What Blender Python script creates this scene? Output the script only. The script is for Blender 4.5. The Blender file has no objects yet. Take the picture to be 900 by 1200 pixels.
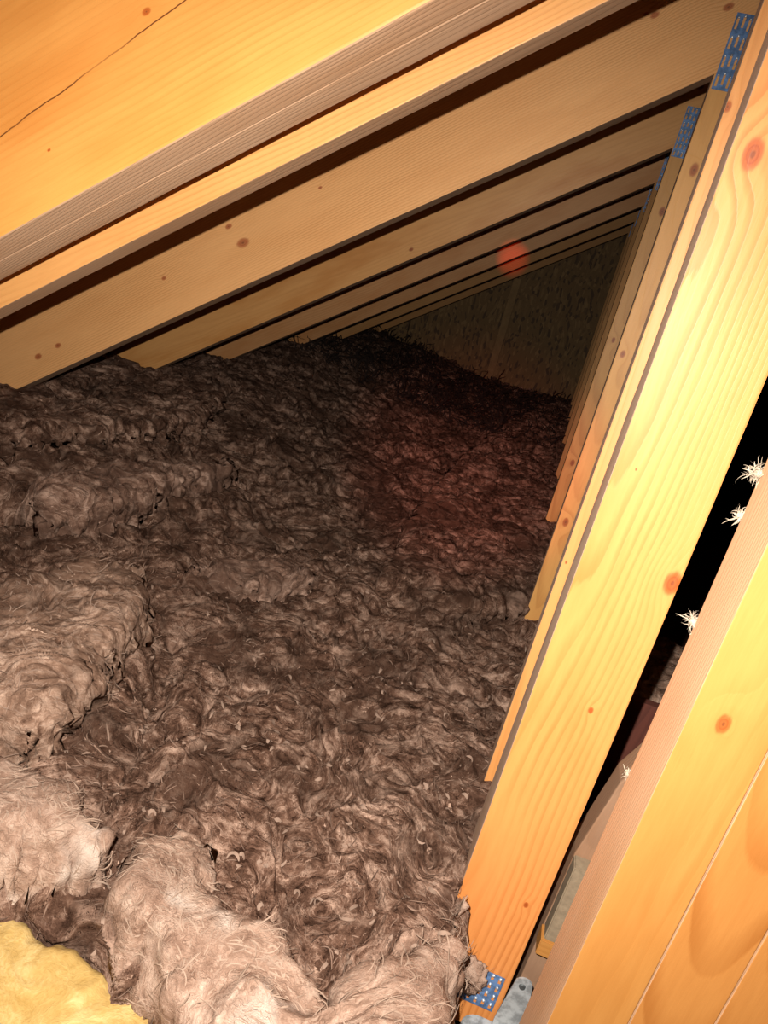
import bpy, bmesh, math, random
import numpy as np
from mathutils import Matrix, Vector

# ------------------------------------------------------------------ camera, world, light, exposure
SC = bpy.context.scene
COL = SC.collection
RIGHT = Vector((0.93438, 0.26419, 0.23904)); UP = Vector((-0.30857, 0.26466, 0.91364)); FWD = Vector((-0.17811, 0.92745, -0.32881))
F_PX = 848.9
cd = bpy.data.cameras.new('camera'); cam = bpy.data.objects.new('camera', cd); COL.objects.link(cam)
cd.sensor_fit = 'VERTICAL'; cd.sensor_height = 36.0; cd.lens = F_PX / 1200 * 36.0; cd.clip_start = 0.01; cd.clip_end = 50
M = Matrix.Identity(4)
for i in range(3):
    M[i][0] = RIGHT[i]; M[i][1] = UP[i]; M[i][2] = -FWD[i]
cam.matrix_world = M
SC.camera = cam

w = bpy.data.worlds.new('world'); SC.world = w; w.use_nodes = True
w.node_tree.nodes['Background'].inputs[0].default_value = (0.010, 0.006, 0.004, 1)
w.node_tree.nodes['Background'].inputs[1].default_value = 0.35

def view_dir(px, py):
    return (RIGHT * ((px - 450) / F_PX) + UP * (-(py - 600) / F_PX) + FWD).normalized()

def spot(name, loc, direction, energy, color, size_deg, blend, radius):
    l = bpy.data.lights.new(name, 'SPOT'); l.energy = energy; l.color = color
    l.spot_size = math.radians(size_deg); l.spot_blend = blend; l.shadow_soft_size = radius
    o = bpy.data.objects.new(name, l); COL.objects.link(o); o.location = loc
    o.rotation_euler = direction.to_track_quat('-Z', 'Y').to_euler()
    return o
# the phone's flash, a few centimetres above the lens, and two red spots added for the red glow
spot('flash', UP * 0.052 - RIGHT * 0.022, view_dir(400, 830), 112.0, (1.0, 0.95, 0.88), 140, 1.0, 0.004)
spot('red_glow_spot', UP * 0.03 + RIGHT * 0.012, view_dir(545, 550), 95.0, (1.0, 0.10, 0.06), 23, 1.0, 0.004)
spot('red_beam', UP * 0.03 + RIGHT * 0.012, view_dir(598, 311), 230.0, (1.0, 0.08, 0.03), 2.8, 1.0, 0.004)
SC.view_settings.view_transform = 'Standard'; SC.view_settings.look = 'None'
SC.view_settings.gamma = 1.0; SC.view_settings.use_curve_mapping = False
SC.view_settings.exposure = 0.0

random.seed(5); RNG = np.random.default_rng(5)

# ------------------------------------------------------------------ object helpers
def tag(o, label=None, cat=None, group=None, kind=None):
    if label: o['label'] = label
    if cat: o['category'] = cat
    if group: o['group'] = group
    if kind: o['kind'] = kind
    return o
def empty(name, loc, label, cat, group=None):
    o = bpy.data.objects.new(name, None); COL.objects.link(o); o.location = loc; o.empty_display_size = .05
    return tag(o, label, cat, group)
def link(name, me, parent=None, mats=(), matrix=None):
    o = bpy.data.objects.new(name, me); COL.objects.link(o)
    for m in mats:
        if len(me.materials) < len(mats): me.materials.append(m)
    if matrix is not None: o.matrix_world = matrix
    if parent:
        o.parent = parent
        o.matrix_parent_inverse = Matrix.Translation(parent.location).inverted()
    return o

# ------------------------------------------------------------------ node helper
class NT:
    def __init__(s, name):
        s.m = bpy.data.materials.new(name); s.m.use_nodes = True
        s.t = s.m.node_tree; s.n = s.t.nodes; s.bsdf = s.n['Principled BSDF']
    def put(s, sock, v):
        if isinstance(v, bpy.types.NodeSocket): s.t.links.new(v, sock)
        else:
            if isinstance(v, (tuple, list)) and len(v) == 3 and sock.type == 'RGBA': v = (*v, 1)
            sock.default_value = v
    def math(s, op, a, b=None, c=None, clamp=False):
        n = s.n.new('ShaderNodeMath'); n.operation = op; n.use_clamp = clamp
        for i, v in enumerate((a, b, c)):
            if v is not None: s.put(n.inputs[i], v)
        return n.outputs[0]
    def coord(s, kind='Object'):
        return s.n.new('ShaderNodeTexCoord').outputs[kind]
    def sep(s, v):
        n = s.n.new('ShaderNodeSeparateXYZ'); s.put(n.inputs[0], v); return n.outputs
    def comb(s, x, y, z):
        n = s.n.new('ShaderNodeCombineXYZ')
        for i, v in enumerate((x, y, z)): s.put(n.inputs[i], v)
        return n.outputs[0]
    def noise(s, vec, scale, detail=3, rough=.5, dist=0.0, out='Fac'):
        n = s.n.new('ShaderNodeTexNoise'); s.put(n.inputs['Vector'], vec); s.put(n.inputs['Scale'], scale)
        s.put(n.inputs['Detail'], detail); s.put(n.inputs['Roughness'], rough); s.put(n.inputs['Distortion'], dist)
        return n.outputs[out]
    def ramp(s, fac, stops, interp='LINEAR'):
        n = s.n.new('ShaderNodeValToRGB'); s.put(n.inputs[0], fac); n.color_ramp.interpolation = interp
        e = n.color_ramp.elements
        while len(e) < len(stops): e.new(0.5)
        for i, (p, c) in enumerate(stops):
            e[i].position = p; e[i].color = (*c, 1) if isinstance(c, (tuple, list)) else (c, c, c, 1)
        return n.outputs[0]
    def mix(s, f, a, b, mode='MIX'):
        n = s.n.new('ShaderNodeMix'); n.data_type = 'RGBA'; n.blend_type = mode
        s.put(n.inputs[0], f); s.put(n.inputs[6], a); s.put(n.inputs[7], b); return n.outputs[2]
    def vmul(s, v, k):
        n = s.n.new('ShaderNodeVectorMath'); n.operation = 'MULTIPLY'; s.put(n.inputs[0], v); n.inputs[1].default_value = k; return n.outputs[0]
    def vadd(s, a, b):
        n = s.n.new('ShaderNodeVectorMath'); n.operation = 'ADD'; s.put(n.inputs[0], a); s.put(n.inputs[1], b); return n.outputs[0]
    def bump(s, h, strength, dist=.002):
        n = s.n.new('ShaderNodeBump'); s.put(n.inputs['Height'], h); n.inputs['Strength'].default_value = strength
        n.inputs['Distance'].default_value = dist; s.t.links.new(n.outputs[0], s.bsdf.inputs['Normal'])
    def smooth(s, v, a, b):
        n = s.n.new('ShaderNodeMapRange'); n.interpolation_type = 'SMOOTHSTEP'; s.put(n.inputs[0], v)
        n.inputs[1].default_value = a; n.inputs[2].default_value = b; return n.outputs[0]

def wood(name, light, dark, knots=(), pith=(.05, .02), slope=.06, spacing=.0055, wander=.02, late=.75, rough=.5, bump=.25, blotch=.3, seed=0.0, spec=.35, crack=None):
    """Softwood in the board's own frame: X along the length, Y its thickness, Z its width."""
    t = NT(name)
    co = t.coord(); x, y, z = t.sep(co)
    rnd = t.n.new('ShaderNodeObjectInfo').outputs['Random']
    off = t.math('MULTIPLY_ADD', rnd, 37.0, seed)
    xo = t.math('ADD', x, off)
    lo = t.comb(t.math('MULTIPLY', xo, 1.0), t.math('MULTIPLY', y, 3.0), t.math('MULTIPLY', z, 4.0))
    w1 = t.math('SUBTRACT', t.noise(lo, 2.2, 2, .5), .5)
    w2 = t.math('SUBTRACT', t.noise(t.vadd(lo, (7.3, 1.1, 4.2)), 2.0, 2, .5), .5)
    yy = t.math('ADD', t.math('SUBTRACT', y, pith[0]), t.math('ADD', t.math('MULTIPLY', x, slope), t.math('MULTIPLY', w1, wander)))
    zz = t.math('ADD', t.math('SUBTRACT', z, pith[1]), t.math('MULTIPLY', w2, wander))
    r = t.math('SQRT', t.math('ADD', t.math('MULTIPLY', yy, yy), t.math('MULTIPLY', zz, zz)))
    kn = None
    for (kx, kz, kr) in knots:
        dx = t.math('MULTIPLY', t.math('SUBTRACT', x, kx), .62); dz = t.math('SUBTRACT', z, kz)
        d = t.math('DIVIDE', t.math('SQRT', t.math('ADD', t.math('MULTIPLY', dx, dx), t.math('MULTIPLY', dz, dz))), kr)
        ww = t.math('POWER', 2.718, t.math('MULTIPLY', t.math('MULTIPLY', d, d), -.16))
        r = t.math('MULTIPLY_ADD', ww, kr * 1.3, r)
        kn = d if kn is None else t.math('MINIMUM', kn, d)
    fine = t.noise(t.comb(t.math('MULTIPLY', xo, 6.0), t.math('MULTIPLY', y, 60.0), t.math('MULTIPLY', z, 60.0)), 3.0, 4, .6)
    r = t.math('MULTIPLY_ADD', fine, .0016, r)
    ring = t.math('FRACT', t.math('DIVIDE', r, spacing))
    amp = t.noise(t.vadd(lo, (2.2, 8.1, 3.0)), 3.0, 1, .5)
    line = t.ramp(ring, [(0, 0.15), (.45, 0.0), (.80, 0.85), (.93, 1.0), (1.0, 0.15)])
    f = t.math('MULTIPLY', line, t.math('MULTIPLY', t.smooth(amp, .25, .7), late))
    col = t.mix(f, light, dark)
    bl = t.noise(t.comb(t.math('MULTIPLY', xo, 1.6), t.math('MULTIPLY', y, 5.0), t.math('MULTIPLY', z, 6.0)), 2.6, 3, .55)
    col = t.mix(t.math('MULTIPLY', t.smooth(bl, .42, .75), blotch), col, (light[0] * .80, light[1] * .66, light[2] * .5))
    streak = t.smooth(fine, .35, .75)
    col = t.mix(t.math('MULTIPLY', streak, .16), col, dark)
    if crack:
        (cx0, cz0, cx1, cz1, wd) = crack
        sl = (cz1 - cz0) / (cx1 - cx0)
        nz = t.math('SUBTRACT', t.noise(t.comb(xo, 0.0, 0.0), 9.0, 4, .6), .5)
        line_z = t.math('ADD', t.math('MULTIPLY_ADD', t.math('SUBTRACT', x, cx0), sl, cz0), t.math('MULTIPLY', nz, .012))
        dd = t.math('ABSOLUTE', t.math('SUBTRACT', z, line_z))
        inr = t.math('MULTIPLY', t.math('GREATER_THAN', x, min(cx0, cx1)), t.math('LESS_THAN', x, max(cx0, cx1)))
        inr = t.math('MULTIPLY', inr, t.smooth(t.noise(t.comb(xo, 3.0, 0.0), 5.0, 2, .5), .36, .50))
        ck = t.math('MULTIPLY', t.math('SUBTRACT', 1.0, t.smooth(dd, wd * .3, wd)), inr)
        col = t.mix(ck, col, (.12, .035, .008))
    if kn is not None:
        kc = t.ramp(t.math('FRACT', t.math('MULTIPLY_ADD', fine, .8, t.math('MULTIPLY', kn, 2.6))), [(0, (dark[0] * .95, dark[1] * .72, dark[2] * .75)), (.7, (dark[0] * .72, dark[1] * .48, dark[2] * .5)), (1, (dark[0] * .9, dark[1] * .7, dark[2] * .7))])
        km = t.math('SUBTRACT', 1.0, t.smooth(t.math('MULTIPLY_ADD', fine, .5, kn), .85, 1.45))
        col = t.mix(km, col, kc)
        core = t.math('SUBTRACT', 1.0, t.smooth(t.math('MULTIPLY_ADD', fine, .6, kn), .35, .7))
        col = t.mix(t.math('MULTIPLY', core, .45), col, (.07, .026, .010))
    # bare grey-brown specks
    t.put(t.bsdf.inputs['Base Color'], col)
    t.put(t.bsdf.inputs['Roughness'], rough); t.bsdf.inputs['Specular IOR Level'].default_value = spec
    h = t.math('ADD', t.math('MULTIPLY', fine, .8), t.math('MULTIPLY', line, -.35))
    t.bump(h, bump, .0012)
    return t.m

LIGHT = (.74, .36, .115); DARK = (.46, .17, .040)
MUTE = (.56, .34, .20); MUTED = (.36, .20, .11)

# ------------------------------------------------------------------ timber
def board(name, parent, poly, y0, y1, ang, mats, bevel=.0016, nick=0.0, pos=None):
    """A sawn timber: polygon in the truss plane (world x, z), from y0 to y1; its own X axis runs along its length.
    mats = (wide face, narrow edge)."""
    cx = sum(p[0] for p in poly) / len(poly); cz = sum(p[1] for p in poly) / len(poly); cy = (y0 + y1) / 2
    if pos: cx, cz = pos
    ca, sa = math.cos(ang), math.sin(ang)
    def loc(p):
        dx, dz = p[0] - cx, p[1] - cz
        return (dx * ca + dz * sa, -dx * sa + dz * ca)
    L = [loc(p) for p in poly]
    bm = bmesh.new()
    a = [bm.verts.new((u, y0 - cy, v)) for u, v in L]; b = [bm.verts.new((u, y1 - cy, v)) for u, v in L]
    n = len(L)
    bm.faces.new(a); bm.faces.new(b[::-1])
    for i in range(n): bm.faces.new((a[i], b[i], b[(i + 1) % n], a[(i + 1) % n]))
    bmesh.ops.recalc_face_normals(bm, faces=bm.faces)
    # cross cuts so that the long timber can bow slightly
    us = [u for u, v in L]; lo, hi = min(us), max(us)
    k = max(2, int((hi - lo) / .12))
    for i in range(1, k):
        u = lo + (hi - lo) * i / k
        bmesh.ops.bisect_plane(bm, geom=bm.verts[:] + bm.edges[:] + bm.faces[:], plane_co=(u, 0, 0), plane_no=(1, 0, 0))
    es = [e for e in bm.edges if len(e.link_faces) == 2 and e.calc_face_angle(0) > .6]
    bmesh.ops.bevel(bm, geom=es, offset=bevel, segments=2, profile=.6, affect='EDGES')
    if nick:
        for v in bm.verts:
            v.co.z += nick * math.sin(v.co.x * 3.1 + cx * 9) ; v.co.y += nick * .5 * math.sin(v.co.x * 2.3 + cz * 7)
    for f in bm.faces:
        f.material_index = 0 if abs(f.normal.y) > .5 else 1
        f.smooth = False
    me = bpy.data.meshes.new(name); bm.to_mesh(me); bm.free()
    # local x -> (ca,0,sa); local z -> (-sa,0,ca)
    mw = Matrix(((ca, 0, -sa, cx), (0, 1, 0, cy), (sa, 0, ca, cz), (0, 0, 0, 1)))
    return link(name, me, parent, mats, mw)

PITCH = math.atan(.705)
def zr(x, c=.369): return c + .705 * x
RH = .215
def rafter_poly(x0=-1.72, x1=.92, c=.369, h=RH): return [(x0, zr(x0, c)), (x1, zr(x1, c)), (x1, zr(x1, c) + h), (x0, zr(x0, c) + h)]
def post_poly(xl, xr, zb=-.905, c=.369): return [(xl, zb), (xr, zb), (xr, zr(xr, c)), (xl, zr(xl, c))]
UPR = math.pi / 2

edge_m = wood('sawn_edge', MUTE, MUTED, late=.5, blotch=.4, bump=.45, rough=.8, spec=.15)
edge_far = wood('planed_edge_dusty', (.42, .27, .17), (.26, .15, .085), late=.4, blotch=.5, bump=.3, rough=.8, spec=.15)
wood_any = wood('spruce_planed', LIGHT, DARK, knots=[(-.5, .02, .010), (.31, -.03, .008)], slope=.05, spacing=.0048, rough=.5, late=.5, spec=.3)

wood_far = wood('spruce_dimmed', (.46, .235, .085), (.29, .12, .035), knots=[(-.62, .03, .006), (.21, -.03, .006)], slope=.05, spacing=.0048, rough=.6, late=.5, spec=.15)  # darker spruce copy; the flash's fall-off with distance put into the colour
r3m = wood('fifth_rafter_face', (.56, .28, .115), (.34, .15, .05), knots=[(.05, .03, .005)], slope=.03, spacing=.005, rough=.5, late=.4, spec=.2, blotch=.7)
# nail plate: a toothed steel sheet with punched slots
def plate_mesh(nx, nz, px, pz, sx=.40, sz=.60, th=.0012):
    bm = bmesh.new()
    V = {}
    def v(x, z):
        k = (round(x, 6), round(z, 6))
        if k not in V: V[k] = bm.verts.new((x, 0, z))
        return V[k]
    for i in range(nx):
        for j in range(nz):
            x0, z0 = i * px, j * pz
            o = .0 if i % 2 == 0 else pz * .12
            a, b = x0 + px * (.5 - sx / 2), x0 + px * (.5 + sx / 2)
            c, d = z0 + pz * .16 + o, z0 + pz * (.16 + sz) + o * .9
            X, Z = x0 + px, z0 + pz
            q = [v(x0, z0), v(X, z0), v(X, Z), v(x0, Z)]; w_ = [v(a, c), v(b, c), v(b, d), v(a, d)]
            for k in range(4): bm.faces.new((q[k], q[(k + 1) % 4], w_[(k + 1) % 4], w_[k]))
    r = bmesh.ops.extrude_face_region(bm, geom=bm.faces[:])
    bmesh.ops.translate(bm, vec=(0, -th, 0), verts=[e for e in r['geom'] if isinstance(e, bmesh.types.BMVert)])
    bmesh.ops.recalc_face_normals(bm, faces=bm.faces)
    me = bpy.data.meshes.new('nail_plate'); bm.to_mesh(me); bm.free()
    t = bmesh.new()      # curled tops of the punched teeth
    for i in range(nx):
        for j in range(nz):
            o = .0 if i % 2 == 0 else pz * .12
            cx = (i + .5) * px; cz = j * pz + pz * (.16 + sz) + o * .9
            m = bmesh.ops.create_uvsphere(t, u_segments=6, v_segments=4, radius=px * .23)
            bmesh.ops.translate(t, vec=(cx, -th * 1.1, cz), verts=m['verts'])
    for f in t.faces: f.smooth = True
    mt = bpy.data.meshes.new('teeth'); t.to_mesh(mt); t.free()
    return me, mt
def metal(name, col, rough=.35, spots=True, mtl=.75):
    t = NT(name); co = t.coord()
    n = t.noise(co, 90, 3, .6); n2 = t.noise(co, 400, 2, .5)
    t.put(t.bsdf.inputs['Base Color'], t.mix(t.smooth(n, .35, .65), col, tuple(c * .55 for c in col)))
    t.put(t.bsdf.inputs['Roughness'], t.math('MULTIPLY_ADD', n2, .3, rough - .1)); t.bsdf.inputs['Metallic'].default_value = mtl
    t.bump(n, .3, .001)
    return t.m
steel_blue = metal('galvanised_blue_reflection', (.13, .24, .46), .42, mtl=.35)  # bluish reflection on the steel put into its base colour
steel_tooth = metal('bright_tooth', (.80, .82, .85), .25, mtl=.6)
steel_grey = metal('galvanised_grey', (.42, .43, .43), .5, mtl=.3)
PLATE, TEETH = plate_mesh(8, 4, .0098, .0295)
PLATE3, TEETH3 = plate_mesh(5, 4, .0098, .0150)
PLATE2, TEETH2 = plate_mesh(8, 7, .0098, .0168)
def plate(parent, x, y, z, finer=False, foot=False):
    p = link('nail_plate', PLATE3 if foot else PLATE2 if finer else PLATE, parent, (steel_blue,), Matrix.Translation((x, y - .0004, z)))
    q = link('teeth', TEETH3 if foot else TEETH2 if finer else TEETH, None, (steel_tooth,))
    q.parent = p; tag(q, kind='stuff')
    return p

# the two-ply truss nearest the lens
n_face = wood('near_rafter_face', (.70, .30, .07), (.50, .16, .025), knots=[(-.27, -.038, .0016), (-.105, .026, .0035)], pith=(.06, .16), slope=.03, spacing=.0062, late=.35, blotch=.6, seed=3, bump=.2, crack=(-.40, -.006, .02, .021, .0010))
n_under = wood('near_rafter_underside', (.62, .39, .24), (.42, .24, .13), knots=[(-.02, .0, .006)], spacing=.004, late=.35, blotch=.5, rough=.8, bump=.5, seed=8, spec=.15)
# local x along the post (up); local z = -world x
n_post = wood('near_post_face', (.62, .238, .066), (.39, .115, .020), pith=(.030, .052), slope=.030, spacing=.0058, wander=.024, late=.70, blotch=.5, seed=12,
              knots=[(.38, .032, .0085), (-.006, -.042, .0085), (-.453, -.030, .0030), (-.173, -.015, .0030), (.037, .051, .0012), (.094, .030, .0010)])
n_side = wood('near_post_side', (.60, .42, .30), (.42, .27, .18), late=.3, blotch=.5, rough=.85, bump=.4, spec=.1)
T = empty('roof_truss', (.12, .79, -.905), 'nearest roof truss, doubled timbers, wide bright post front and huge rafter across the top', 'truss')
C0 = .369
for (ya, yb, o) in ((.734, .7925, 0.0), (.7930, .852, -.0009)):
    board('rafter', T, rafter_poly(h=.30, c=C0 - o), ya, yb, PITCH, (n_face if o == 0 else wood_any, n_under), .003, nick=.0012, pos=(-.40, .20))
    board('post', T, ([(.072, -.905), (.1705, -.905), (.1705, zr(.1705)), (.0705, zr(.0705))] if o == 0 else [(.074, -.905), (.1705, -.905), (.1705, zr(.1705) - o), (.085, zr(.085) - o), (.0815, .2), (.0755, -.1)]), ya, yb, UPR, (n_post if o == 0 else wood_any, n_side), .0022, pos=(.1215, -.23))
plate(T, .113, .733, -.862, foot=True)

a_post = wood('second_post_face', (.64, .28, .085), (.43, .155, .035), knots=[(-.092, .044, .0016), (.463, .047, .004)], slope=.02, spacing=.006, late=.3, blotch=.3, seed=21)
TR = [  # y, xl, label, materials
    (.946, .071, 'second roof truss, right behind the doubled one, seen as narrow bright yellow strips', .047),
    (1.536, .078, 'third roof truss from the lens, whole grainy rafter with knots and large blue nail plate', .050),
    (2.165, .073, 'fourth roof truss from the lens, stained rafter with the smaller shiny nail plate', .050),
    (2.745, .074, 'fifth roof truss from the lens, thin brown rafter strip with reddish sheen', .048),
    (3.340, .073, 'sixth roof truss from the lens, rafter band bearing the bright red light spot', .048),
    (3.935, .074, 'seventh roof truss from the lens, dim narrow rafter second from the strand board gable', .048),
    (4.530, .073, 'farthest roof truss, dark rafter just before the strand board gable', .048)]
r1 = wood('third_rafter_face', (.74, .38, .145), (.47, .205, .065), pith=(.10, -.20), slope=.012, spacing=.0042, wander=.012, late=.6, blotch=.25, rough=.6, bump=.5, seed=31,
          knots=[(-.421, .007, .0100), (-.439, .051, .0055), (-.634, .012, .0042), (.465, .055, .0055), (.452, .063, .003), (.577, .014, .006), (-.974, -.023, .006), (-1.041, -.027, .007), (-.215, .040, .003)])
r2 = wood('stained_rafter_face', (.62, .31, .105), (.36, .145, .04), slope=.02, spacing=.006, late=.25, blotch=.9, rough=.42, bump=.12, seed=41, spec=.3, knots=[(.62, .03, .006), (-.2, -.05, .005)])
p1 = wood('third_post_face', (.62, .31, .09), (.38, .15, .035), slope=.05, spacing=.0065, late=.5, blotch=.4, seed=51, knots=[(.157, .030, .0050), (-.207, .026, .0065), (.50, .02, .008)])
for i, (y, xl, lab, th) in enumerate(TR):
    t = empty('roof_truss', (.12, y, -.905), lab, 'truss')
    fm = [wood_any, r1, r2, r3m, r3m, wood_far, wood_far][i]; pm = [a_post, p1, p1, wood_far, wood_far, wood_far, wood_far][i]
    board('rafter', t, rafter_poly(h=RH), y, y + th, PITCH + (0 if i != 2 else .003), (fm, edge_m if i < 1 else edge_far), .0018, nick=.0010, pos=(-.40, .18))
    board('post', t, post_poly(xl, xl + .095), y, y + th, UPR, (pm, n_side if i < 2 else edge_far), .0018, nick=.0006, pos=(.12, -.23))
    plate(t, .081 if i != 2 else .075, y, .400, finer=(i >= 2))

# stud pack close on the right: three studs nailed side by side
pk = empty('stud_pack', (.31, .63, -.905), 'pack of yellow studs nailed side by side in the lower right corner', 'studs')
s_front = wood('stud_front_yellow', (.45, .20, .050), (.33, .12, .022), slope=.02, spacing=.0065, late=.32, blotch=.5, seed=61, knots=[(.04, .006, .006)])
s_front2 = wood('stud_front_cathedral', (.43, .175, .042), (.29, .092, .015), pith=(.032, .0), slope=.085, spacing=.0105, wander=.02, late=.8, blotch=.35, seed=66)
s_side = wood('stud_side_pinkish', (.62, .38, .22), (.45, .25, .135), late=.3, blotch=.5, rough=.75, seed=71, bump=.35, spec=.15)
for k, (xa, xb, m) in enumerate(((.1825, .2490, s_front), (.2508, .3155, s_front2), (.3173, .383, s_front2), (.385, .450, s_front))):
    board('stud', pk, [(xa, -.905), (xb, -.905), (xb, .50), (xa, .50)], .583, .675, UPR, (m, s_side), .0009, pos=((xa + xb) / 2, -.33 + .11 * k))

# ------------------------------------------------------------------ room shell
def box_mesh(name, x0, x1, y0, y1, z0, z1, bev=0):
    bm = bmesh.new(); bmesh.ops.create_cube(bm, size=1)
    for v in bm.verts: v.co = Vector(((x0 + x1) / 2 + v.co.x * (x1 - x0), (y0 + y1) / 2 + v.co.y * (y1 - y0), (z0 + z1) / 2 + v.co.z * (z1 - z0)))
    if bev: bmesh.ops.bevel(bm, geom=bm.edges[:], offset=bev, segments=2, affect='EDGES')
    me = bpy.data.meshes.new(name); bm.to_mesh(me); bm.free(); return me
def osb(name, base, dk, lt):
    t = NT(name); co = t.coord(); x, y, z = t.sep(co)
    n = t.n.new('ShaderNodeTexVoronoi'); n.feature = 'F1'; n.inputs['Scale'].default_value = 1.0
    wob = t.noise(co, 6, 2, .5, out='Color')
    v = t.vadd(t.comb(t.math('MULTIPLY', x, 85.0), t.math('MULTIPLY', y, 85.0), t.math('MULTIPLY', z, 34.0)), t.vmul(wob, (5, 5, 5)))
    t.put(n.inputs['Vector'], v)
    r, g, b = t.sep(n.outputs['Color'])
    c = t.ramp(r, [(0, dk), (.12, dk), (.2, base), (.7, base), (1, lt)])
    t.put(t.bsdf.inputs['Base Color'], c); t.put(t.bsdf.inputs['Roughness'], .75)
    t.bump(r, .4, .002); return t.m
def plain(name, col, rough=.9, sc=30, var=.5):
    t = NT(name); n = t.noise(t.coord(), sc, 4, .6)
    t.put(t.bsdf.inputs['Base Color'], t.mix(n, tuple(c * (1 - var) for c in col), col)); t.put(t.bsdf.inputs['Roughness'], rough)
    t.bsdf.inputs['Specular IOR Level'].default_value = .2
    t.bump(n, .2, .002); return t.m
osb_m = osb('strand_board', (.17, .092, .028), (.08, .040, .014), (.25, .145, .052))
osb_dark = osb('strand_board_roof', (.20, .10, .05), (.06, .03, .015), (.28, .16, .07))
gap_black = plain('unlit_black', (.020, .015, .014))  # near-black wall colour stands in for the unlit gap beyond the posts
floor_m = plain('dusty_dark_board', (.10, .045, .028), sc=12)

def struct(name, me, mat, parent=None):
    o = link(name, me, parent, (mat,)); 
    if not parent: tag(o, kind='structure')
    return o
struct('floor', box_mesh('floor', -1.95, 1.05, -.3, 4.9, -.99, -.95), floor_m)
# gable wall: strand board sheets with a pale seam strip
gw = bpy.data.objects.new('wall_back', None); COL.objects.link(gw); gw.location = (0, 4.8, -.95); tag(gw, kind='structure')
for (xa, xb) in ((-1.9, -1.078), (-1.072, -.478), (-.470, .130), (.136, 1.0)):
    def top(x): return zr(x) + RH + .01
    bm = bmesh.new(); P = [(xa, -.95), (xb, -.95), (xb, top(xb)), (xa, top(xa))]
    a = [bm.verts.new((p[0], 4.80, p[1])) for p in P]; b = [bm.verts.new((p[0], 4.812, p[1])) for p in P]
    bm.faces.new(a); bm.faces.new(b[::-1])
    for i in range(4): bm.faces.new((a[i], b[i], b[(i + 1) % 4], a[(i + 1) % 4]))
    bmesh.ops.recalc_face_normals(bm, faces=bm.faces)
    me = bpy.data.meshes.new('sheathing_panel'); bm.to_mesh(me); bm.free(); link('sheathing_panel', me, gw, (osb_m,))
link('seam_strip', box_mesh('seam_strip', -.495, -.450, 4.788, 4.7995, -.9, .045), gw, (plain('pale_seam', (.36, .22, .10)),))
# roof deck
ce = bpy.data.objects.new('ceiling', None); COL.objects.link(ce); ce.location = (0, 2.3, zr(0) + .31); tag(ce, kind='structure')
def deck(y0, y1, off, xa=-1.9, xb=1.0):
    bm = bmesh.new(); P = [(xa, zr(xa) + off), (xb, zr(xb) + off), (xb, zr(xb) + off + .012), (xa, zr(xa) + off + .012)]
    a = [bm.verts.new((p[0], y0, p[1])) for p in P]; b = [bm.verts.new((p[0], y1, p[1])) for p in P]
    bm.faces.new(a); bm.faces.new(b[::-1])
    for i in range(4): bm.faces.new((a[i], b[i], b[(i + 1) % 4], a[(i + 1) % 4]))
    bmesh.ops.recalc_face_normals(bm, faces=bm.faces)
    me = bpy.data.meshes.new('roof_panel'); bm.to_mesh(me); bm.free(); link('roof_panel', me, ce, (osb_dark,))
deck(-.29, .895, .302); deck(.90, 2.188, RH + .002); deck(2.192, 3.958, RH + .002); deck(3.962, 4.9, RH + .002)
struct('wall_right', box_mesh('wall_right', 1.0, 1.03, -.3, 4.9, -.95, 1.3), gap_black)
struct('wall_left', box_mesh('wall_left', -1.93, -1.90, -.3, 4.9, -.95, -.6), gap_black)

# ------------------------------------------------------------------ noise in numpy
PERM = RNG.permutation(512).astype(np.int64)
G3 = RNG.normal(size=(512, 3)); G3 /= np.linalg.norm(G3, axis=1)[:, None]; G3 = G3.astype(np.float32)
def pn(x, y, z=None, seed=0):
    """Gradient noise, about -1..1"""
    x = np.asarray(x, np.float32); y = np.asarray(y, np.float32)
    z = np.zeros_like(x) if z is None else np.asarray(z, np.float32)
    xi = np.floor(x).astype(np.int64); yi = np.floor(y).astype(np.int64); zi = np.floor(z).astype(np.int64)
    fx, fy, fz = x - xi, y - yi, z - zi
    def fade(t): return t * t * t * (t * (t * 6 - 15) + 10)
    u, v, w_ = fade(fx), fade(fy), fade(fz)
    def g(i, j, k):
        h = PERM[(PERM[(PERM[(xi + i + seed * 17) & 511] + yi + j) & 511] + zi + k) & 511]
        gg = G3[h]
        return gg[..., 0] * (fx - i) + gg[..., 1] * (fy - j) + gg[..., 2] * (fz - k)
    def L(a, b, t): return a + t * (b - a)
    r = L(L(L(g(0, 0, 0), g(1, 0, 0), u), L(g(0, 1, 0), g(1, 1, 0), u), v), L(L(g(0, 0, 1), g(1, 0, 1), u), L(g(0, 1, 1), g(1, 1, 1), u), v), w_)
    return r * 1.5

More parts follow.
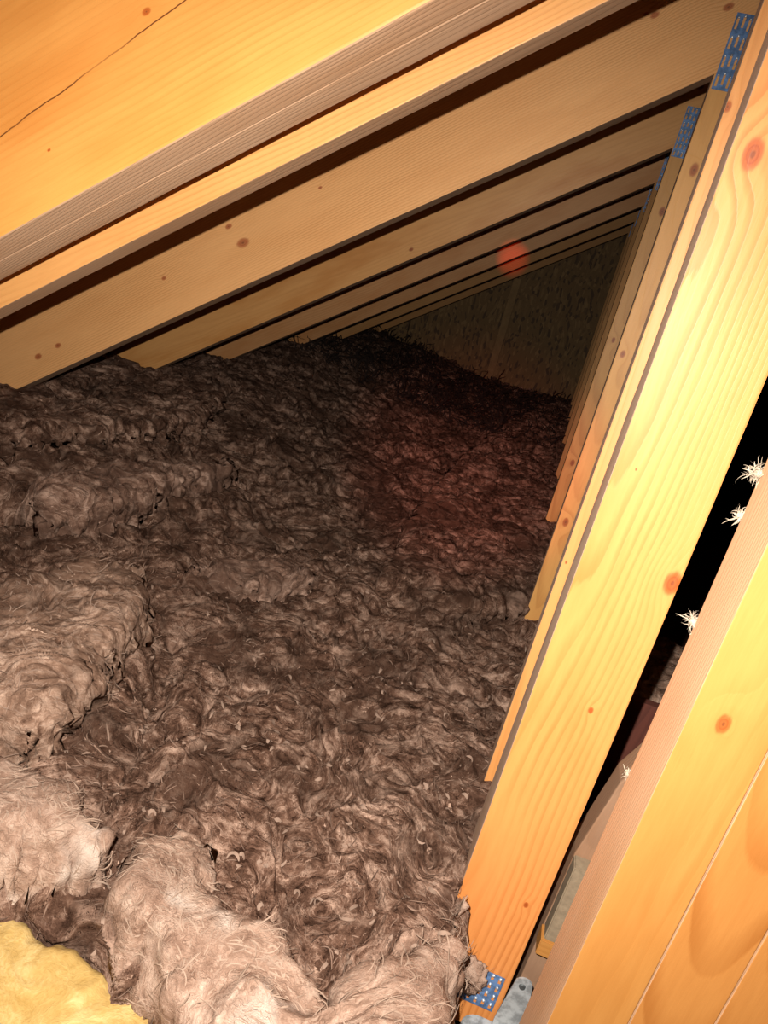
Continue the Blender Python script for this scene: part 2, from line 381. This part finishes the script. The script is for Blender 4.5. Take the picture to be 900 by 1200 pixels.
FS = {}
def flow(X, Y, Z, seed=0):
    """Two warped potentials; fibres run along their contour lines."""
    q_ = FS.get(seed, .95); X, Y, Z = X * q_, Y * q_, Z * q_
    def ph(k): return pn(X * 3.6, Y * 3.6, Z * 3.6, seed + k) + .50 * pn(X * 8.5, Y * 8.5, Z * 8.5, seed + k + 1) + .22 * pn(X * 21, Y * 21, Z * 21, seed + k + 2)
    return ph(40), ph(50)
def wool_disp(X, Y, Z, seed=0, a=1.0, soft=0.0):
    """Torn, swirled fibre relief. Returns a height in metres."""
    p1_, p2_ = flow(X, Y, Z, seed)
    r1_ = 1 - 2 * np.abs(pn(p1_ * 3.4, p2_ * 1.7, X * 2, seed + 5))
    r2_ = 1 - 2 * np.abs(pn(p1_ * 13, p2_ * 4, Y * 5, seed + 6))
    r3_ = pn(p1_ * 34, p2_ * 9, X * 9, seed + 7)
    b1 = pn(X * 15, Y * 15, Z * 15, seed + 8); b2 = pn(X * 38, Y * 38, Z * 38, seed + 9)
    crease = np.maximum(0, pn(X * 7 + .5 * p1_, Y * 7 + .5 * p2_, Z * 7, seed + 15) - .30) ** 1.0
    return a * (.0135 * r1_ + (.0055 - .0025 * soft) * r2_ + (.0020 - .0012 * soft) * r3_ + .0070 * b1 + (.0026 - .0016 * soft) * b2 + .020 * crease), p1_, p2_

def smst(a, b, x):
    t = np.clip((x - a) / (b - a), 0, 1); return t * t * (3 - 2 * t)

def grid_mesh(name, X, Y, Z, keep=None, colr=None):
    n, m = X.shape
    idx = np.arange(n * m, dtype=np.int32).reshape(n, m)
    q = np.stack([idx[:-1, :-1], idx[:-1, 1:], idx[1:, 1:], idx[1:, :-1]], -1).reshape(-1, 4)
    if keep is not None:
        kf = (keep[:-1, :-1] & keep[:-1, 1:] & keep[1:, 1:] & keep[1:, :-1]).reshape(-1); q = q[kf]
    used = np.zeros(n * m, bool); used[q.ravel()] = True
    remap = np.cumsum(used) - 1; q = remap[q].astype(np.int32)
    V = np.stack([X, Y, Z], -1).reshape(-1, 3)[used].astype(np.float32)
    me = bpy.data.meshes.new(name)
    me.vertices.add(len(V)); me.vertices.foreach_set('co', V.ravel())
    me.loops.add(q.size); me.loops.foreach_set('vertex_index', q.ravel())
    me.polygons.add(len(q)); me.polygons.foreach_set('loop_start', np.arange(0, q.size, 4, dtype=np.int32))
    me.polygons.foreach_set('use_smooth', np.ones(len(q), bool))
    me.update(calc_edges=True)
    if colr is not None:
        A = np.stack([colr[0], colr[1], colr[0] * 0], -1).reshape(-1, 3)[used].astype(np.float32)
        at = me.attributes.new('flow', 'FLOAT_VECTOR', 'POINT'); at.data.foreach_set('vector', A.ravel())
    return me

def normals(X, Y, Z):
    P = np.stack([X, Y, Z], -1)
    du = np.gradient(P, axis=1); dv = np.gradient(P, axis=0)
    n = np.cross(du, dv); l = np.linalg.norm(n, axis=-1, keepdims=True) + 1e-12
    n = n / l
    s = np.sign(n[..., 2:3]); s[s == 0] = 1
    return n * s

# ------------------------------------------------------------------ wool materials
def wool(name, dark, mid, light, contrast=1.0, flecks=.8, patch=None):
    t = NT(name); co = t.coord(); x, y, z = t.sep(co)
    at = t.n.new('ShaderNodeAttribute'); at.attribute_name = 'flow'
    p1, p2, p3 = t.sep(at.outputs['Vector'])
    k1 = t.math('MULTIPLY_ADD', t.noise(co, 42, 4, .65), .16, p1)
    med = t.noise(t.comb(t.math('MULTIPLY', k1, 16.0), t.math('MULTIPLY', p2, 6.0), t.math('MULTIPLY', z, 12.0)), 1.0, 4, .6)
    st = t.noise(t.comb(t.math('MULTIPLY', k1, 60.0), t.math('MULTIPLY', p2, 11.0), t.math('MULTIPLY', x, 14.0)), 1.0, 4, .65)
    fn = t.noise(t.comb(t.math('MULTIPLY', k1, 190.0), t.math('MULTIPLY', p2, 26.0), t.math('MULTIPLY', y, 30.0)), 1.0, 3, .6)
    iso = t.noise(co, 34, 5, .65, .8)
    m1 = t.math('ADD', t.math('ADD', t.math('MULTIPLY', med, .24), t.math('MULTIPLY', iso, .36)), t.math('ADD', t.math('MULTIPLY', st, .24), t.math('MULTIPLY', fn, .16)))
    c = t.ramp(m1, [(.5 - .095 / contrast, dark), (.497, mid), (.5 + .105 / contrast, light)])
    big = t.noise(t.vadd(co, t.comb(t.math('MULTIPLY', p1, .05), t.math('MULTIPLY', p2, .05), 0.0)), 6.5, 5, .62)
    c = t.mix(t.math('MULTIPLY', t.smooth(big, .47, .60), .78 if contrast >= 1 else .35), c, t.mix(.30, dark, mid))
    lt = t.noise(t.vadd(co, (5.1, 2.7, 1.4)), 15.0, 4, .6, .5)
    c = t.mix(t.math('MULTIPLY', t.smooth(lt, .55, .72), .40), c, light)
    if patch:
        pb = t.noise(t.vadd(co, (3.3, 1.7, .4)), 9.0, 3, .5)
        c = t.mix(t.math('MULTIPLY', t.smooth(pb, .58, .68), .75), c, patch)
    if flecks:
        f = t.smooth(t.noise(t.comb(t.math('MULTIPLY', k1, 42.0), t.math('MULTIPLY', p2, 16.0), t.math('MULTIPLY', y, 20.0)), 1.0, 2, .5, .5), .69, .75)
        c = t.mix(t.math('MULTIPLY', f, flecks), c, tuple(min(1, q * 1.3) for q in light))
    t.put(t.bsdf.inputs['Base Color'], c); t.put(t.bsdf.inputs['Roughness'], 1.0)
    t.bsdf.inputs['Specular IOR Level'].default_value = .03
    t.bump(t.math('ADD', t.math('MULTIPLY', st, 1.0), t.math('ADD', t.math('MULTIPLY', fn, .35), t.math('MULTIPLY', iso, .8))), .7, .006)
    return t.m
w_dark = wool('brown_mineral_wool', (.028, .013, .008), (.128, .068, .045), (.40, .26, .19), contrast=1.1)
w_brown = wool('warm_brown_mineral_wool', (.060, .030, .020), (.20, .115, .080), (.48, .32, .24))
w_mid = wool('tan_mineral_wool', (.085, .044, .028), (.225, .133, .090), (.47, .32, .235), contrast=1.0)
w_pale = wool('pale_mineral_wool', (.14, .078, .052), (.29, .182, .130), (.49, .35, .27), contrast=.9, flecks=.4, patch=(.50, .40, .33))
w_fib = plain('wool_fibre', (.34, .225, .165), sc=60, var=.5)
w_fib_d = plain('wool_fibre_dark', (.17, .10, .070), sc=60, var=.7)
w_fib_p = plain('pale_wool_fibre', (.38, .26, .19), sc=60, var=.5)
w_fib_k0 = plain('wool_fibre_brown', (.28, .175, .125), sc=60, var=.6)
w_fib_w = plain('white_fibre', (.42, .35, .26), sc=60, var=.2)
w_fib_k = plain('near_black_fibre', (.03, .018, .014), sc=60, var=.4)
def glass_wool():
    t = NT('yellow_glass_wool'); co = t.coord()
    q = t.vadd(co, t.vmul(t.noise(co, 9, 3, .5, out='Color'), (.1, .1, .1)))
    a = t.noise(q, 22, 5, .6, .6); b = t.noise(q, 240, 4, .6, .5)
    c = t.ramp(t.math('MULTIPLY_ADD', b, .3, t.math('MULTIPLY', a, .7)), [(.33, (.30, .175, .045)), (.5, (.40, .255, .085)), (.66, (.52, .37, .16))])
    t.put(t.bsdf.inputs['Base Color'], c); t.put(t.bsdf.inputs['Roughness'], .9); t.bsdf.inputs['Specular IOR Level'].default_value = .15
    t.bump(b, .5, .003); return t.m
w_yel = glass_wool()

# ------------------------------------------------------------------ wisps: curled ribbons of fibre lying on a wool surface
def wisps(name, parent, P, N, mat, seed=0, length=(.012, .04), width=(.0003, .0009), lift=.0018, curl=1.0, K=7, stand=0.0, fseed=0, spread=.35):
    r = np.random.default_rng(seed); n = len(P)
    e = .002; x_, y_, z_ = P[:, 0], P[:, 1], P[:, 2]; a0 = flow(x_, y_, z_, fseed)[0]
    gx = flow(x_ + e, y_, z_, fseed)[0] - a0; gy = flow(x_, y_ + e, z_, fseed)[0] - a0
    ang = np.arctan2(gx, -gy) + r.normal(0, spread, n)
    T = np.stack([np.cos(ang), np.sin(ang) * .8, np.zeros(n)], -1)
    T -= (T * N).sum(1, keepdims=True) * N; T /= np.linalg.norm(T, axis=1, keepdims=True) + 1e-9
    B = np.cross(N, T)
    Ln = r.uniform(*length, n) * r.uniform(.5, 1, n); W = r.uniform(*width, n); cu = r.normal(0, curl, n); li = r.uniform(.2, 1, n) * lift; sd = r.uniform(0, 1, n) * stand
    pos = P.copy() - N * .0005; verts = np.zeros((n, K, 2, 3), np.float32)
    tw = r.uniform(-1, 1, n)
    for k in range(K):
        s = k / (K - 1)
        a = cu * s
        d = T * np.cos(a)[:, None] + B * np.sin(a)[:, None]
        side = -T * np.sin(a)[:, None] + B * np.cos(a)[:, None]
        side = side * np.cos(tw * s)[:, None] + N * np.sin(tw * s)[:, None]
        h = li * math.sin(math.pi * min(1, s * 1.15)) + sd * Ln * s
        c = pos + N * h[:, None]
        wd = (W * (math.sin(math.pi * (.08 + .84 * s))))[:, None]
        verts[:, k, 0] = c + side * wd; verts[:, k, 1] = c - side * wd
        pos = pos + d * (Ln / (K - 1))[:, None]
    V = verts.reshape(-1, 3)
    base = (np.arange(n) * K * 2)[:, None, None]
    k = np.arange(K - 1)[None, :, None] * 2
    q = (base + k + np.array([0, 1, 3, 2])[None, None, :]).reshape(-1, 4).astype(np.int32)
    me = bpy.data.meshes.new(name); me.vertices.add(len(V)); me.vertices.foreach_set('co', V.ravel())
    me.loops.add(q.size); me.loops.foreach_set('vertex_index', q.ravel())
    me.polygons.add(len(q)); me.polygons.foreach_set('loop_start', np.arange(0, q.size, 4, dtype=np.int32))
    me.polygons.foreach_set('use_smooth', np.ones(len(q), bool)); me.update(calc_edges=True)
    return tag(link(name, me, parent, (mat,)), kind='stuff')

# ------------------------------------------------------------------ the wool blanket
def base_z(X, Y):
    z = np.interp(Y, [.3, .9, 1.5, 2.2, 3.3, 4.8], [-.715, -.705, -.705, -.69, -.650, -.615])
    z = z + .115 * smst(-.45, -1.25, X) * smst(.8, 1.5, Y)
    z = z + .024 * pn(X * 2.6, Y * 2.2, None, 20) + .020 * pn(X * 6, Y * 6, None, 21)
    z = z - .045 * smst(.16, .02, np.abs(X + .09)) * smst(.80, .62, Y)
    z = z - .03 * smst(.05, .0, np.hypot(X + .31, Y - .57))
    z = z - .06 * smst(.10, .0, np.abs(Y - (1.15 + .9 * (X + 1.0)))) * smst(-.70, -.90, X)
    z = z - .05 * smst(.06, .0, np.abs(X + .42 + .35 * (Y - .8))) * smst(.55, .68, Y) * smst(1.15, .95, Y)
    return z

def finish(name, X, Y, Z, keep, mat, label, seed, amp=1.0, fib=(2500, 1500), matf=(None, None), over=.010, lens=(.010, .038)):
    if mat is w_pale: FS[seed] = .60
    N = normals(X, Y, Z)
    far = 1 + .6 * smst(1.2, 3.5, Y)
    d, f1, f2 = wool_disp(X, Y, Z, seed, amp, 1.0 if mat is w_pale else 0.0); d = d * far
    hx = pn(X * 13, Y * 13, Z * 13, seed + 11) * over * far; hy = pn(X * 13, Y * 13, Z * 13, seed + 12) * over * far
    h2x = pn(X * 34, Y * 34, Z * 34, seed + 13) * over * .5; h2y = pn(X * 34, Y * 34, Z * 34, seed + 14) * over * .5
    X2 = X + N[..., 0] * d + hx + h2x; Y2 = Y + N[..., 1] * d + hy + h2y; Z2 = Z + N[..., 2] * d
    Y2 = np.minimum(Y2, 4.775)
    me = grid_mesh(name, X2, Y2, Z2, keep, (f1, f2))
    o = link(name, me, None, (mat,)); tag(o, label, 'insulation')
    N2 = normals(X2, Y2, Z2)
    kk = np.argwhere(keep if keep is not None else np.ones(X.shape, bool))
    r = np.random.default_rng(seed + 50)
    for c, m in zip(fib, matf):
        if c and m:
            c = int(c * .8)
            s = kk[r.integers(0, len(kk), c)]
            P = np.stack([X2[s[:, 0], s[:, 1]], Y2[s[:, 0], s[:, 1]], Z2[s[:, 0], s[:, 1]]], -1); NN = N2[s[:, 0], s[:, 1]]
            wisps('loose_fibres', o, P, NN, m, seed + c, length=lens, fseed=seed)
    return o, X2, Y2, Z2, N2

# main field, rows packed closer near the lens
NY, NX = 900, 560
v = np.linspace(0, 1, NY); yr = .462 * (4.797 / .462) ** v
u = np.linspace(0, 1, NX); xr = .166 - 1.80 * (u ** 1.35)
X, Y = np.meshgrid(xr, yr)
X = X - (np.clip(1 - (Y - .745) / .09, 0, 1) * .094) * (1 - u[None, :]) ** 2
Y = Y + .03 * smst(-.20, -.30, X) * smst(.7, .47, Y)
Y = Y + .02 * pn(X * 9, Y * 0, None, 33) * smst(.8, .46, Y)
Z = base_z(X, Y)
Z = Z - .14 * (1 - np.sqrt(1 - (1 - np.clip((Y - .462 - .035 * smst(-.20, -.30, X)) / .05, 0, 1)) ** 2))
Z = np.minimum(Z, .369 + .705 * X + .17)
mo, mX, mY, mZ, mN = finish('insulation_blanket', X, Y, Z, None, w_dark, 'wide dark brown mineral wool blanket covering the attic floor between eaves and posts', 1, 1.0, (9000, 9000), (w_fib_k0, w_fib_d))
s = np.stack([RNG.integers(0, 480, 500), RNG.integers(5, 300, 500)], -1)
wisps('curled_flakes', mo, np.stack([mX[s[:, 0], s[:, 1]], mY[s[:, 0], s[:, 1]], mZ[s[:, 0], s[:, 1]]], -1), mN[s[:, 0], s[:, 1]], w_fib, 78, length=(.012, .03), width=(.0012, .0030), lift=.005, curl=2.2, fseed=1)
# raised fibres in front of the gable, silhouette darkness put into their colour
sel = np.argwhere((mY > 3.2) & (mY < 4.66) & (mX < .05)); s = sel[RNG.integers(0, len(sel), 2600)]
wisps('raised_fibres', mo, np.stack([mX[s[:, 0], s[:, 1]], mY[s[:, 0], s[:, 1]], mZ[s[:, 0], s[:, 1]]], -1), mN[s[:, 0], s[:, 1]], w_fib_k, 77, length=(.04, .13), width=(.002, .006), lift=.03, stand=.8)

def sd_poly(X, Y, poly):
    d = np.full(X.shape, 1e9); inside = np.zeros(X.shape, bool); n = len(poly)
    for i in range(n):
        (x0, y0), (x1, y1) = poly[i], poly[(i + 1) % n]
        ex, ey = x1 - x0, y1 - y0; wx, wy = X - x0, Y - y0
        t = np.clip((wx * ex + wy * ey) / (ex * ex + ey * ey), 0, 1)
        d = np.minimum(d, np.hypot(wx - ex * t, wy - ey * t))
        c = ((y0 > Y) != (y1 > Y)) & (X < (x1 - x0) * (Y - y0) / (y1 - y0 + 1e-12) + x0)
        inside ^= c
    return np.where(inside, d, -d)

def batt(label, poly, ztop, zlow, mat, seed, res=.0026, rim=.05, ragged=.012, amp=1.0, fib=(1200, 600), mf=None, tilt=(0, 0), over=.010, name='insulation_batt', lump=.010, zfun=None, lens=(.010, .035), under=.022):
    xs = [p[0] for p in poly]; ys = [p[1] for p in poly]
    X, Y = np.meshgrid(np.arange(min(xs) - .03, max(xs) + .03, res), np.arange(min(ys) - .03, max(ys) + .03, res * 1.0))
    sd = sd_poly(X, Y, poly) + ragged * pn(X * 22, Y * 22, None, seed + 30) + ragged * .5 * pn(X * 60, Y * 60, None, seed + 31)
    t = np.clip(sd / rim, 0, 1); prof = np.sqrt(np.maximum(0, 1 - (1 - t) ** 2))
    cx, cy = sum(xs) / len(xs), sum(ys) / len(ys)
    zt = ztop + tilt[0] * (X - cx) + tilt[1] * (Y - cy) + lump * pn(X * 8, Y * 8, None, seed + 32)
    if zfun is not None: zt = zt + zfun(X, Y)
    Z = zlow + (zt - zlow) * prof
    gy_, gx_ = np.gradient(sd, res); gl = np.hypot(gx_, gy_) + 1e-6
    k_ = under * (1 - prof) ** .7; X = X + gx_ / gl * k_; Y = Y + gy_ / gl * k_
    return finish(name, X, Y, Z, sd > -.002, mat, label, seed, amp, fib, mf or ((w_fib_p, w_fib_p) if mat is w_pale else (w_fib, w_fib_k0) if mat is w_mid else (w_fib_k0, w_fib_d)), over, lens)

batt('torn tan mineral wool batt bulging at the left picture edge, above the lower lump', [(-.78, .80), (-.70, 1.02), (-.595, 1.10), (-.50, .96), (-.46, .80), (-.425, .66), (-.50, .60), (-.70, .55)], -.615, -.80, w_mid, 101, rim=.05, under=.035, fib=(1600, 900), tilt=(.05, 0), lump=.012)
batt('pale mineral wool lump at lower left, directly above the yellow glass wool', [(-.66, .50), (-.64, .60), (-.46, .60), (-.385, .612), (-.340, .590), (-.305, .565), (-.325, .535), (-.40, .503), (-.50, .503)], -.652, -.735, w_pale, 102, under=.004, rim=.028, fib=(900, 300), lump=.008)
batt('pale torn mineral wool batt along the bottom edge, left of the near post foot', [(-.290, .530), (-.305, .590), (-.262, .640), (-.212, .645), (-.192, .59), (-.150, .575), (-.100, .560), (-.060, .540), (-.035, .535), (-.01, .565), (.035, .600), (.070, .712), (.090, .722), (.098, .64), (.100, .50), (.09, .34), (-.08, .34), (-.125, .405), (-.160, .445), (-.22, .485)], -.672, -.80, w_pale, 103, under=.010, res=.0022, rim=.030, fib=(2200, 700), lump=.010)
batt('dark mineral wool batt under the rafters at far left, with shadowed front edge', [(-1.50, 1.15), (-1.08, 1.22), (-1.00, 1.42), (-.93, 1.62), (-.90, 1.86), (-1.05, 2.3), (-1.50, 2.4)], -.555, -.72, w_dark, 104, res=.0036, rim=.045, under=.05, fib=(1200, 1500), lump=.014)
batt('torn dark wool flap with pale fibres rising beside the far left batt', [(-.97, 1.16), (-.93, 1.38), (-.83, 1.55), (-.74, 1.74), (-.72, 1.66), (-.76, 1.42), (-.78, 1.20), (-.86, 1.10)], -.590, -.74, w_brown, 105, rim=.04, fib=(900, 600), lump=.016)
batt('long dark mineral wool batt running along the posts, tinted red by the red glow', [(.155, 1.62), (-.02, 1.42), (-.26, 1.38), (-.285, 2.0), (-.27, 2.9), (-.12, 4.0), (-.03, 4.5), (.155, 4.6)], -.645, -.80, w_dark, 106, res=.0042, rim=.025, fib=(1500, 2200), lump=.012,
     zfun=lambda X, Y: .045 * smst(2, 4.5, Y))
batt('small tan wool hump in mid field, left of the long batt beside the posts', [(-.62, 1.16), (-.60, 1.34), (-.48, 1.40), (-.36, 1.42), (-.34, 1.34), (-.44, 1.22)], -.676, -.76, w_brown, 107, rim=.06, fib=(700, 500))
# yellow glass wool
yb = batt('yellow glass wool batt in the bottom left corner, under the brown wool', [(-.85, .12), (-.85, .52), (-.40, .545), (-.20, .52), (-.10, .48), (-.06, .12)], -.748, -.92, w_yel, 110, rim=.05, fib=(0, 0), amp=.16, over=.003, lump=.006, name='glass_wool_batt')
yo = yb[0]
sel = RNG.integers(0, yb[1].size, 260); P = np.stack([a.ravel()[sel] for a in yb[1:4]], -1); NN = yb[4].reshape(-1, 3)[sel]
wisps('dark_specks', yo, P, NN, w_fib_k, 9, length=(.002, .006), width=(.0004, .0009), lift=.0006)

# wool beyond the posts, seen dimly through the gap
batt('dim brown wool hump beyond the posts, seen through the dark gap', [(.30, 1.35), (.32, 1.75), (.75, 1.85), (.80, 1.30)], -.70, -.93, w_mid, 111, res=.005, rim=.10, fib=(300, 200))

# ------------------------------------------------------------------ bits right of the near post
sh = wood('short_stud_brown', (.30, .17, .10), (.19, .10, .055), late=.35, blotch=.6, seed=81, rough=.8, bump=.5)
st_ = empty('short_stud', (.235, .82, -.95), 'short brown stud in the gap between the near post foot and the stud pack', 'stud')
board('stud', st_, [(.194, -.95), (.285, -.95), (.285, -.48), (.240, -.45), (.212, -.52), (.196, -.64)], .802, .845, UPR, (sh, sh), .002)
block_m = plain('grey_chip_block', (.34, .25, .16), sc=120, var=.6)
bl = empty('packing_block', (.235, .79, -.77), 'speckled grey-brown packing block fixed across the short brown stud', 'block')
link('block_body', box_mesh('block_body', .196, .285, .776, .801, -.762, -.640, .0015), bl, (block_m,))
link('orange_strip', box_mesh('orange_strip', .193, .285, .774, .801, -.788, -.7625, .001), bl, (s_front,))
# dark boards low in the gap
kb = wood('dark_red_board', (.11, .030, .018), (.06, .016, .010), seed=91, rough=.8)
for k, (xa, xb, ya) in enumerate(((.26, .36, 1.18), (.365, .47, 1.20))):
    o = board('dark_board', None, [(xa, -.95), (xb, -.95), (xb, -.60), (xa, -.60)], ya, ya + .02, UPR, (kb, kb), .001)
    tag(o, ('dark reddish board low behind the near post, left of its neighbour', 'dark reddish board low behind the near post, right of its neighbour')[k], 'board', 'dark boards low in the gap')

# galvanised bracket at the post foot
def bracket():
    b = empty('metal_bracket', (.17, .70, -.95), 'grey galvanised steel bracket at the foot of the near post', 'bracket')
    bm = bmesh.new()      # upright tab with rounded top
    w0, w1, zb, zt = .019, .011, -.93, -.772
    pts = [(-w0, zb), (w0, zb), (w0 * .95, zb + .08)]
    for i in range(0, 9):
        a = math.pi * i / 8; pts.append((math.cos(a) * w1, zt - w1 + math.sin(a) * w1))
    pts.append((-w0 * .95, zb + .08))
    A = [bm.verts.new((.181 + p[0] + (p[1] - zt) * -.02, .716, p[1])) for p in pts]
    f = bm.faces.new(A)
    r = bmesh.ops.extrude_face_region(bm, geom=[f]); bmesh.ops.translate(bm, vec=(0, .0025, 0), verts=[e for e in r['geom'] if isinstance(e, bmesh.types.BMVert)])
    bmesh.ops.recalc_face_normals(bm, faces=bm.faces)
    me = bpy.data.meshes.new('upright_tab'); bm.to_mesh(me); bm.free(); link('upright_tab', me, b, (steel_grey,))
    bm = bmesh.new()
    m = bmesh.ops.create_cone(bm, cap_ends=True, segments=20, radius1=.0042, radius2=.0034, depth=.002)
    bmesh.ops.rotate(bm, verts=bm.verts, cent=(0, 0, 0), matrix=Matrix.Rotation(math.radians(90), 3, 'X'))
    bmesh.ops.translate(bm, vec=(.180, .7150, -.785), verts=bm.verts)
    me = bpy.data.meshes.new('nail_head'); bm.to_mesh(me); bm.free(); link('nail_head', me, b, (metal('dark_nail', (.16, .17, .17), .5),))
    bm = bmesh.new()      # rounded foot plate turned out to the left
    n = 14; ring = []
    for i in range(n + 1):
        a = math.pi / 2 + math.pi * i / n; ring.append((.150 + math.cos(a) * .024, .700 + math.sin(a) * .020))
    ring += [(.197, .680), (.197, .720)]
    f = bm.faces.new([bm.verts.new((p[0], p[1], -.866)) for p in ring])
    r = bmesh.ops.extrude_face_region(bm, geom=[f]); bmesh.ops.translate(bm, vec=(0, 0, .003), verts=[e for e in r['geom'] if isinstance(e, bmesh.types.BMVert)])
    bmesh.ops.recalc_face_normals(bm, faces=bm.faces)
    me = bpy.data.meshes.new('foot_plate'); bm.to_mesh(me); bm.free(); link('foot_plate', me, b, (steel_grey,))
    link('flange', box_mesh('flange', .199, .2015, .680, .719, -.92, -.80, .0006), b, (steel_grey,))
bracket()

# ------------------------------------------------------------------ tufts caught on the timber
def tuft(c, size, n, label, mat, seed, core=None):
    r = np.random.default_rng(seed)
    d = r.normal(size=(n, 3)); d /= np.linalg.norm(d, axis=1)[:, None]
    P = np.array(c) + d * size * .25 * r.uniform(.2, 1, (n, 1))
    bm = bmesh.new(); bmesh.ops.create_icosphere(bm, subdivisions=4, radius=1)
    V = np.array([v_.co[:] for v_ in bm.verts]); k = 1 + .35 * pn(V[:, 0] * 2.2 + seed, V[:, 1] * 2.2, V[:, 2] * 2.2) + .22 * pn(V[:, 0] * 6, V[:, 1] * 6 + seed, V[:, 2] * 6)
    s = np.array(core or (size * .28,) * 3)
    V = V * k[:, None] * s
    for v_, co in zip(bm.verts, V): v_.co = Vector(co) + Vector(c)
    for f in bm.faces: f.smooth = True
    me = bpy.data.meshes.new('wool_tuft'); bm.to_mesh(me); bm.free()
    o = link('wool_tuft', me, None, (mat,)); tag(o, label, 'tuft')
    wisps('loose_fibres', o, P, d, mat if mat != w_pale else w_fib, seed, length=(size * .4, size * 1.1), width=(.0002, .0006), lift=.002, stand=1.2, curl=1.8)
    return o
tuft((.181, .676, -.098), .015, 160, 'topmost white fibre tuft caught on the rear edge of the stud pack', w_fib_w, 1)
tuft((.181, .676, -.138), .011, 110, 'second white fibre tuft down the rear edge of the stud pack', w_fib_w, 2)
tuft((.181, .676, -.247), .013, 150, 'brightest white fibre tuft midway down the rear edge of the stud pack', w_fib_w, 3)
tuft((.182, .676, -.425), .008, 90, 'small fibre tuft low on the rear edge of the stud pack', w_fib_w, 4)
tuft((.119, .720, -.806), .030, 260, 'pale brown wool tuft hanging over the blue plate on the near post foot', w_pale, 5, core=(.020, .010, .026))
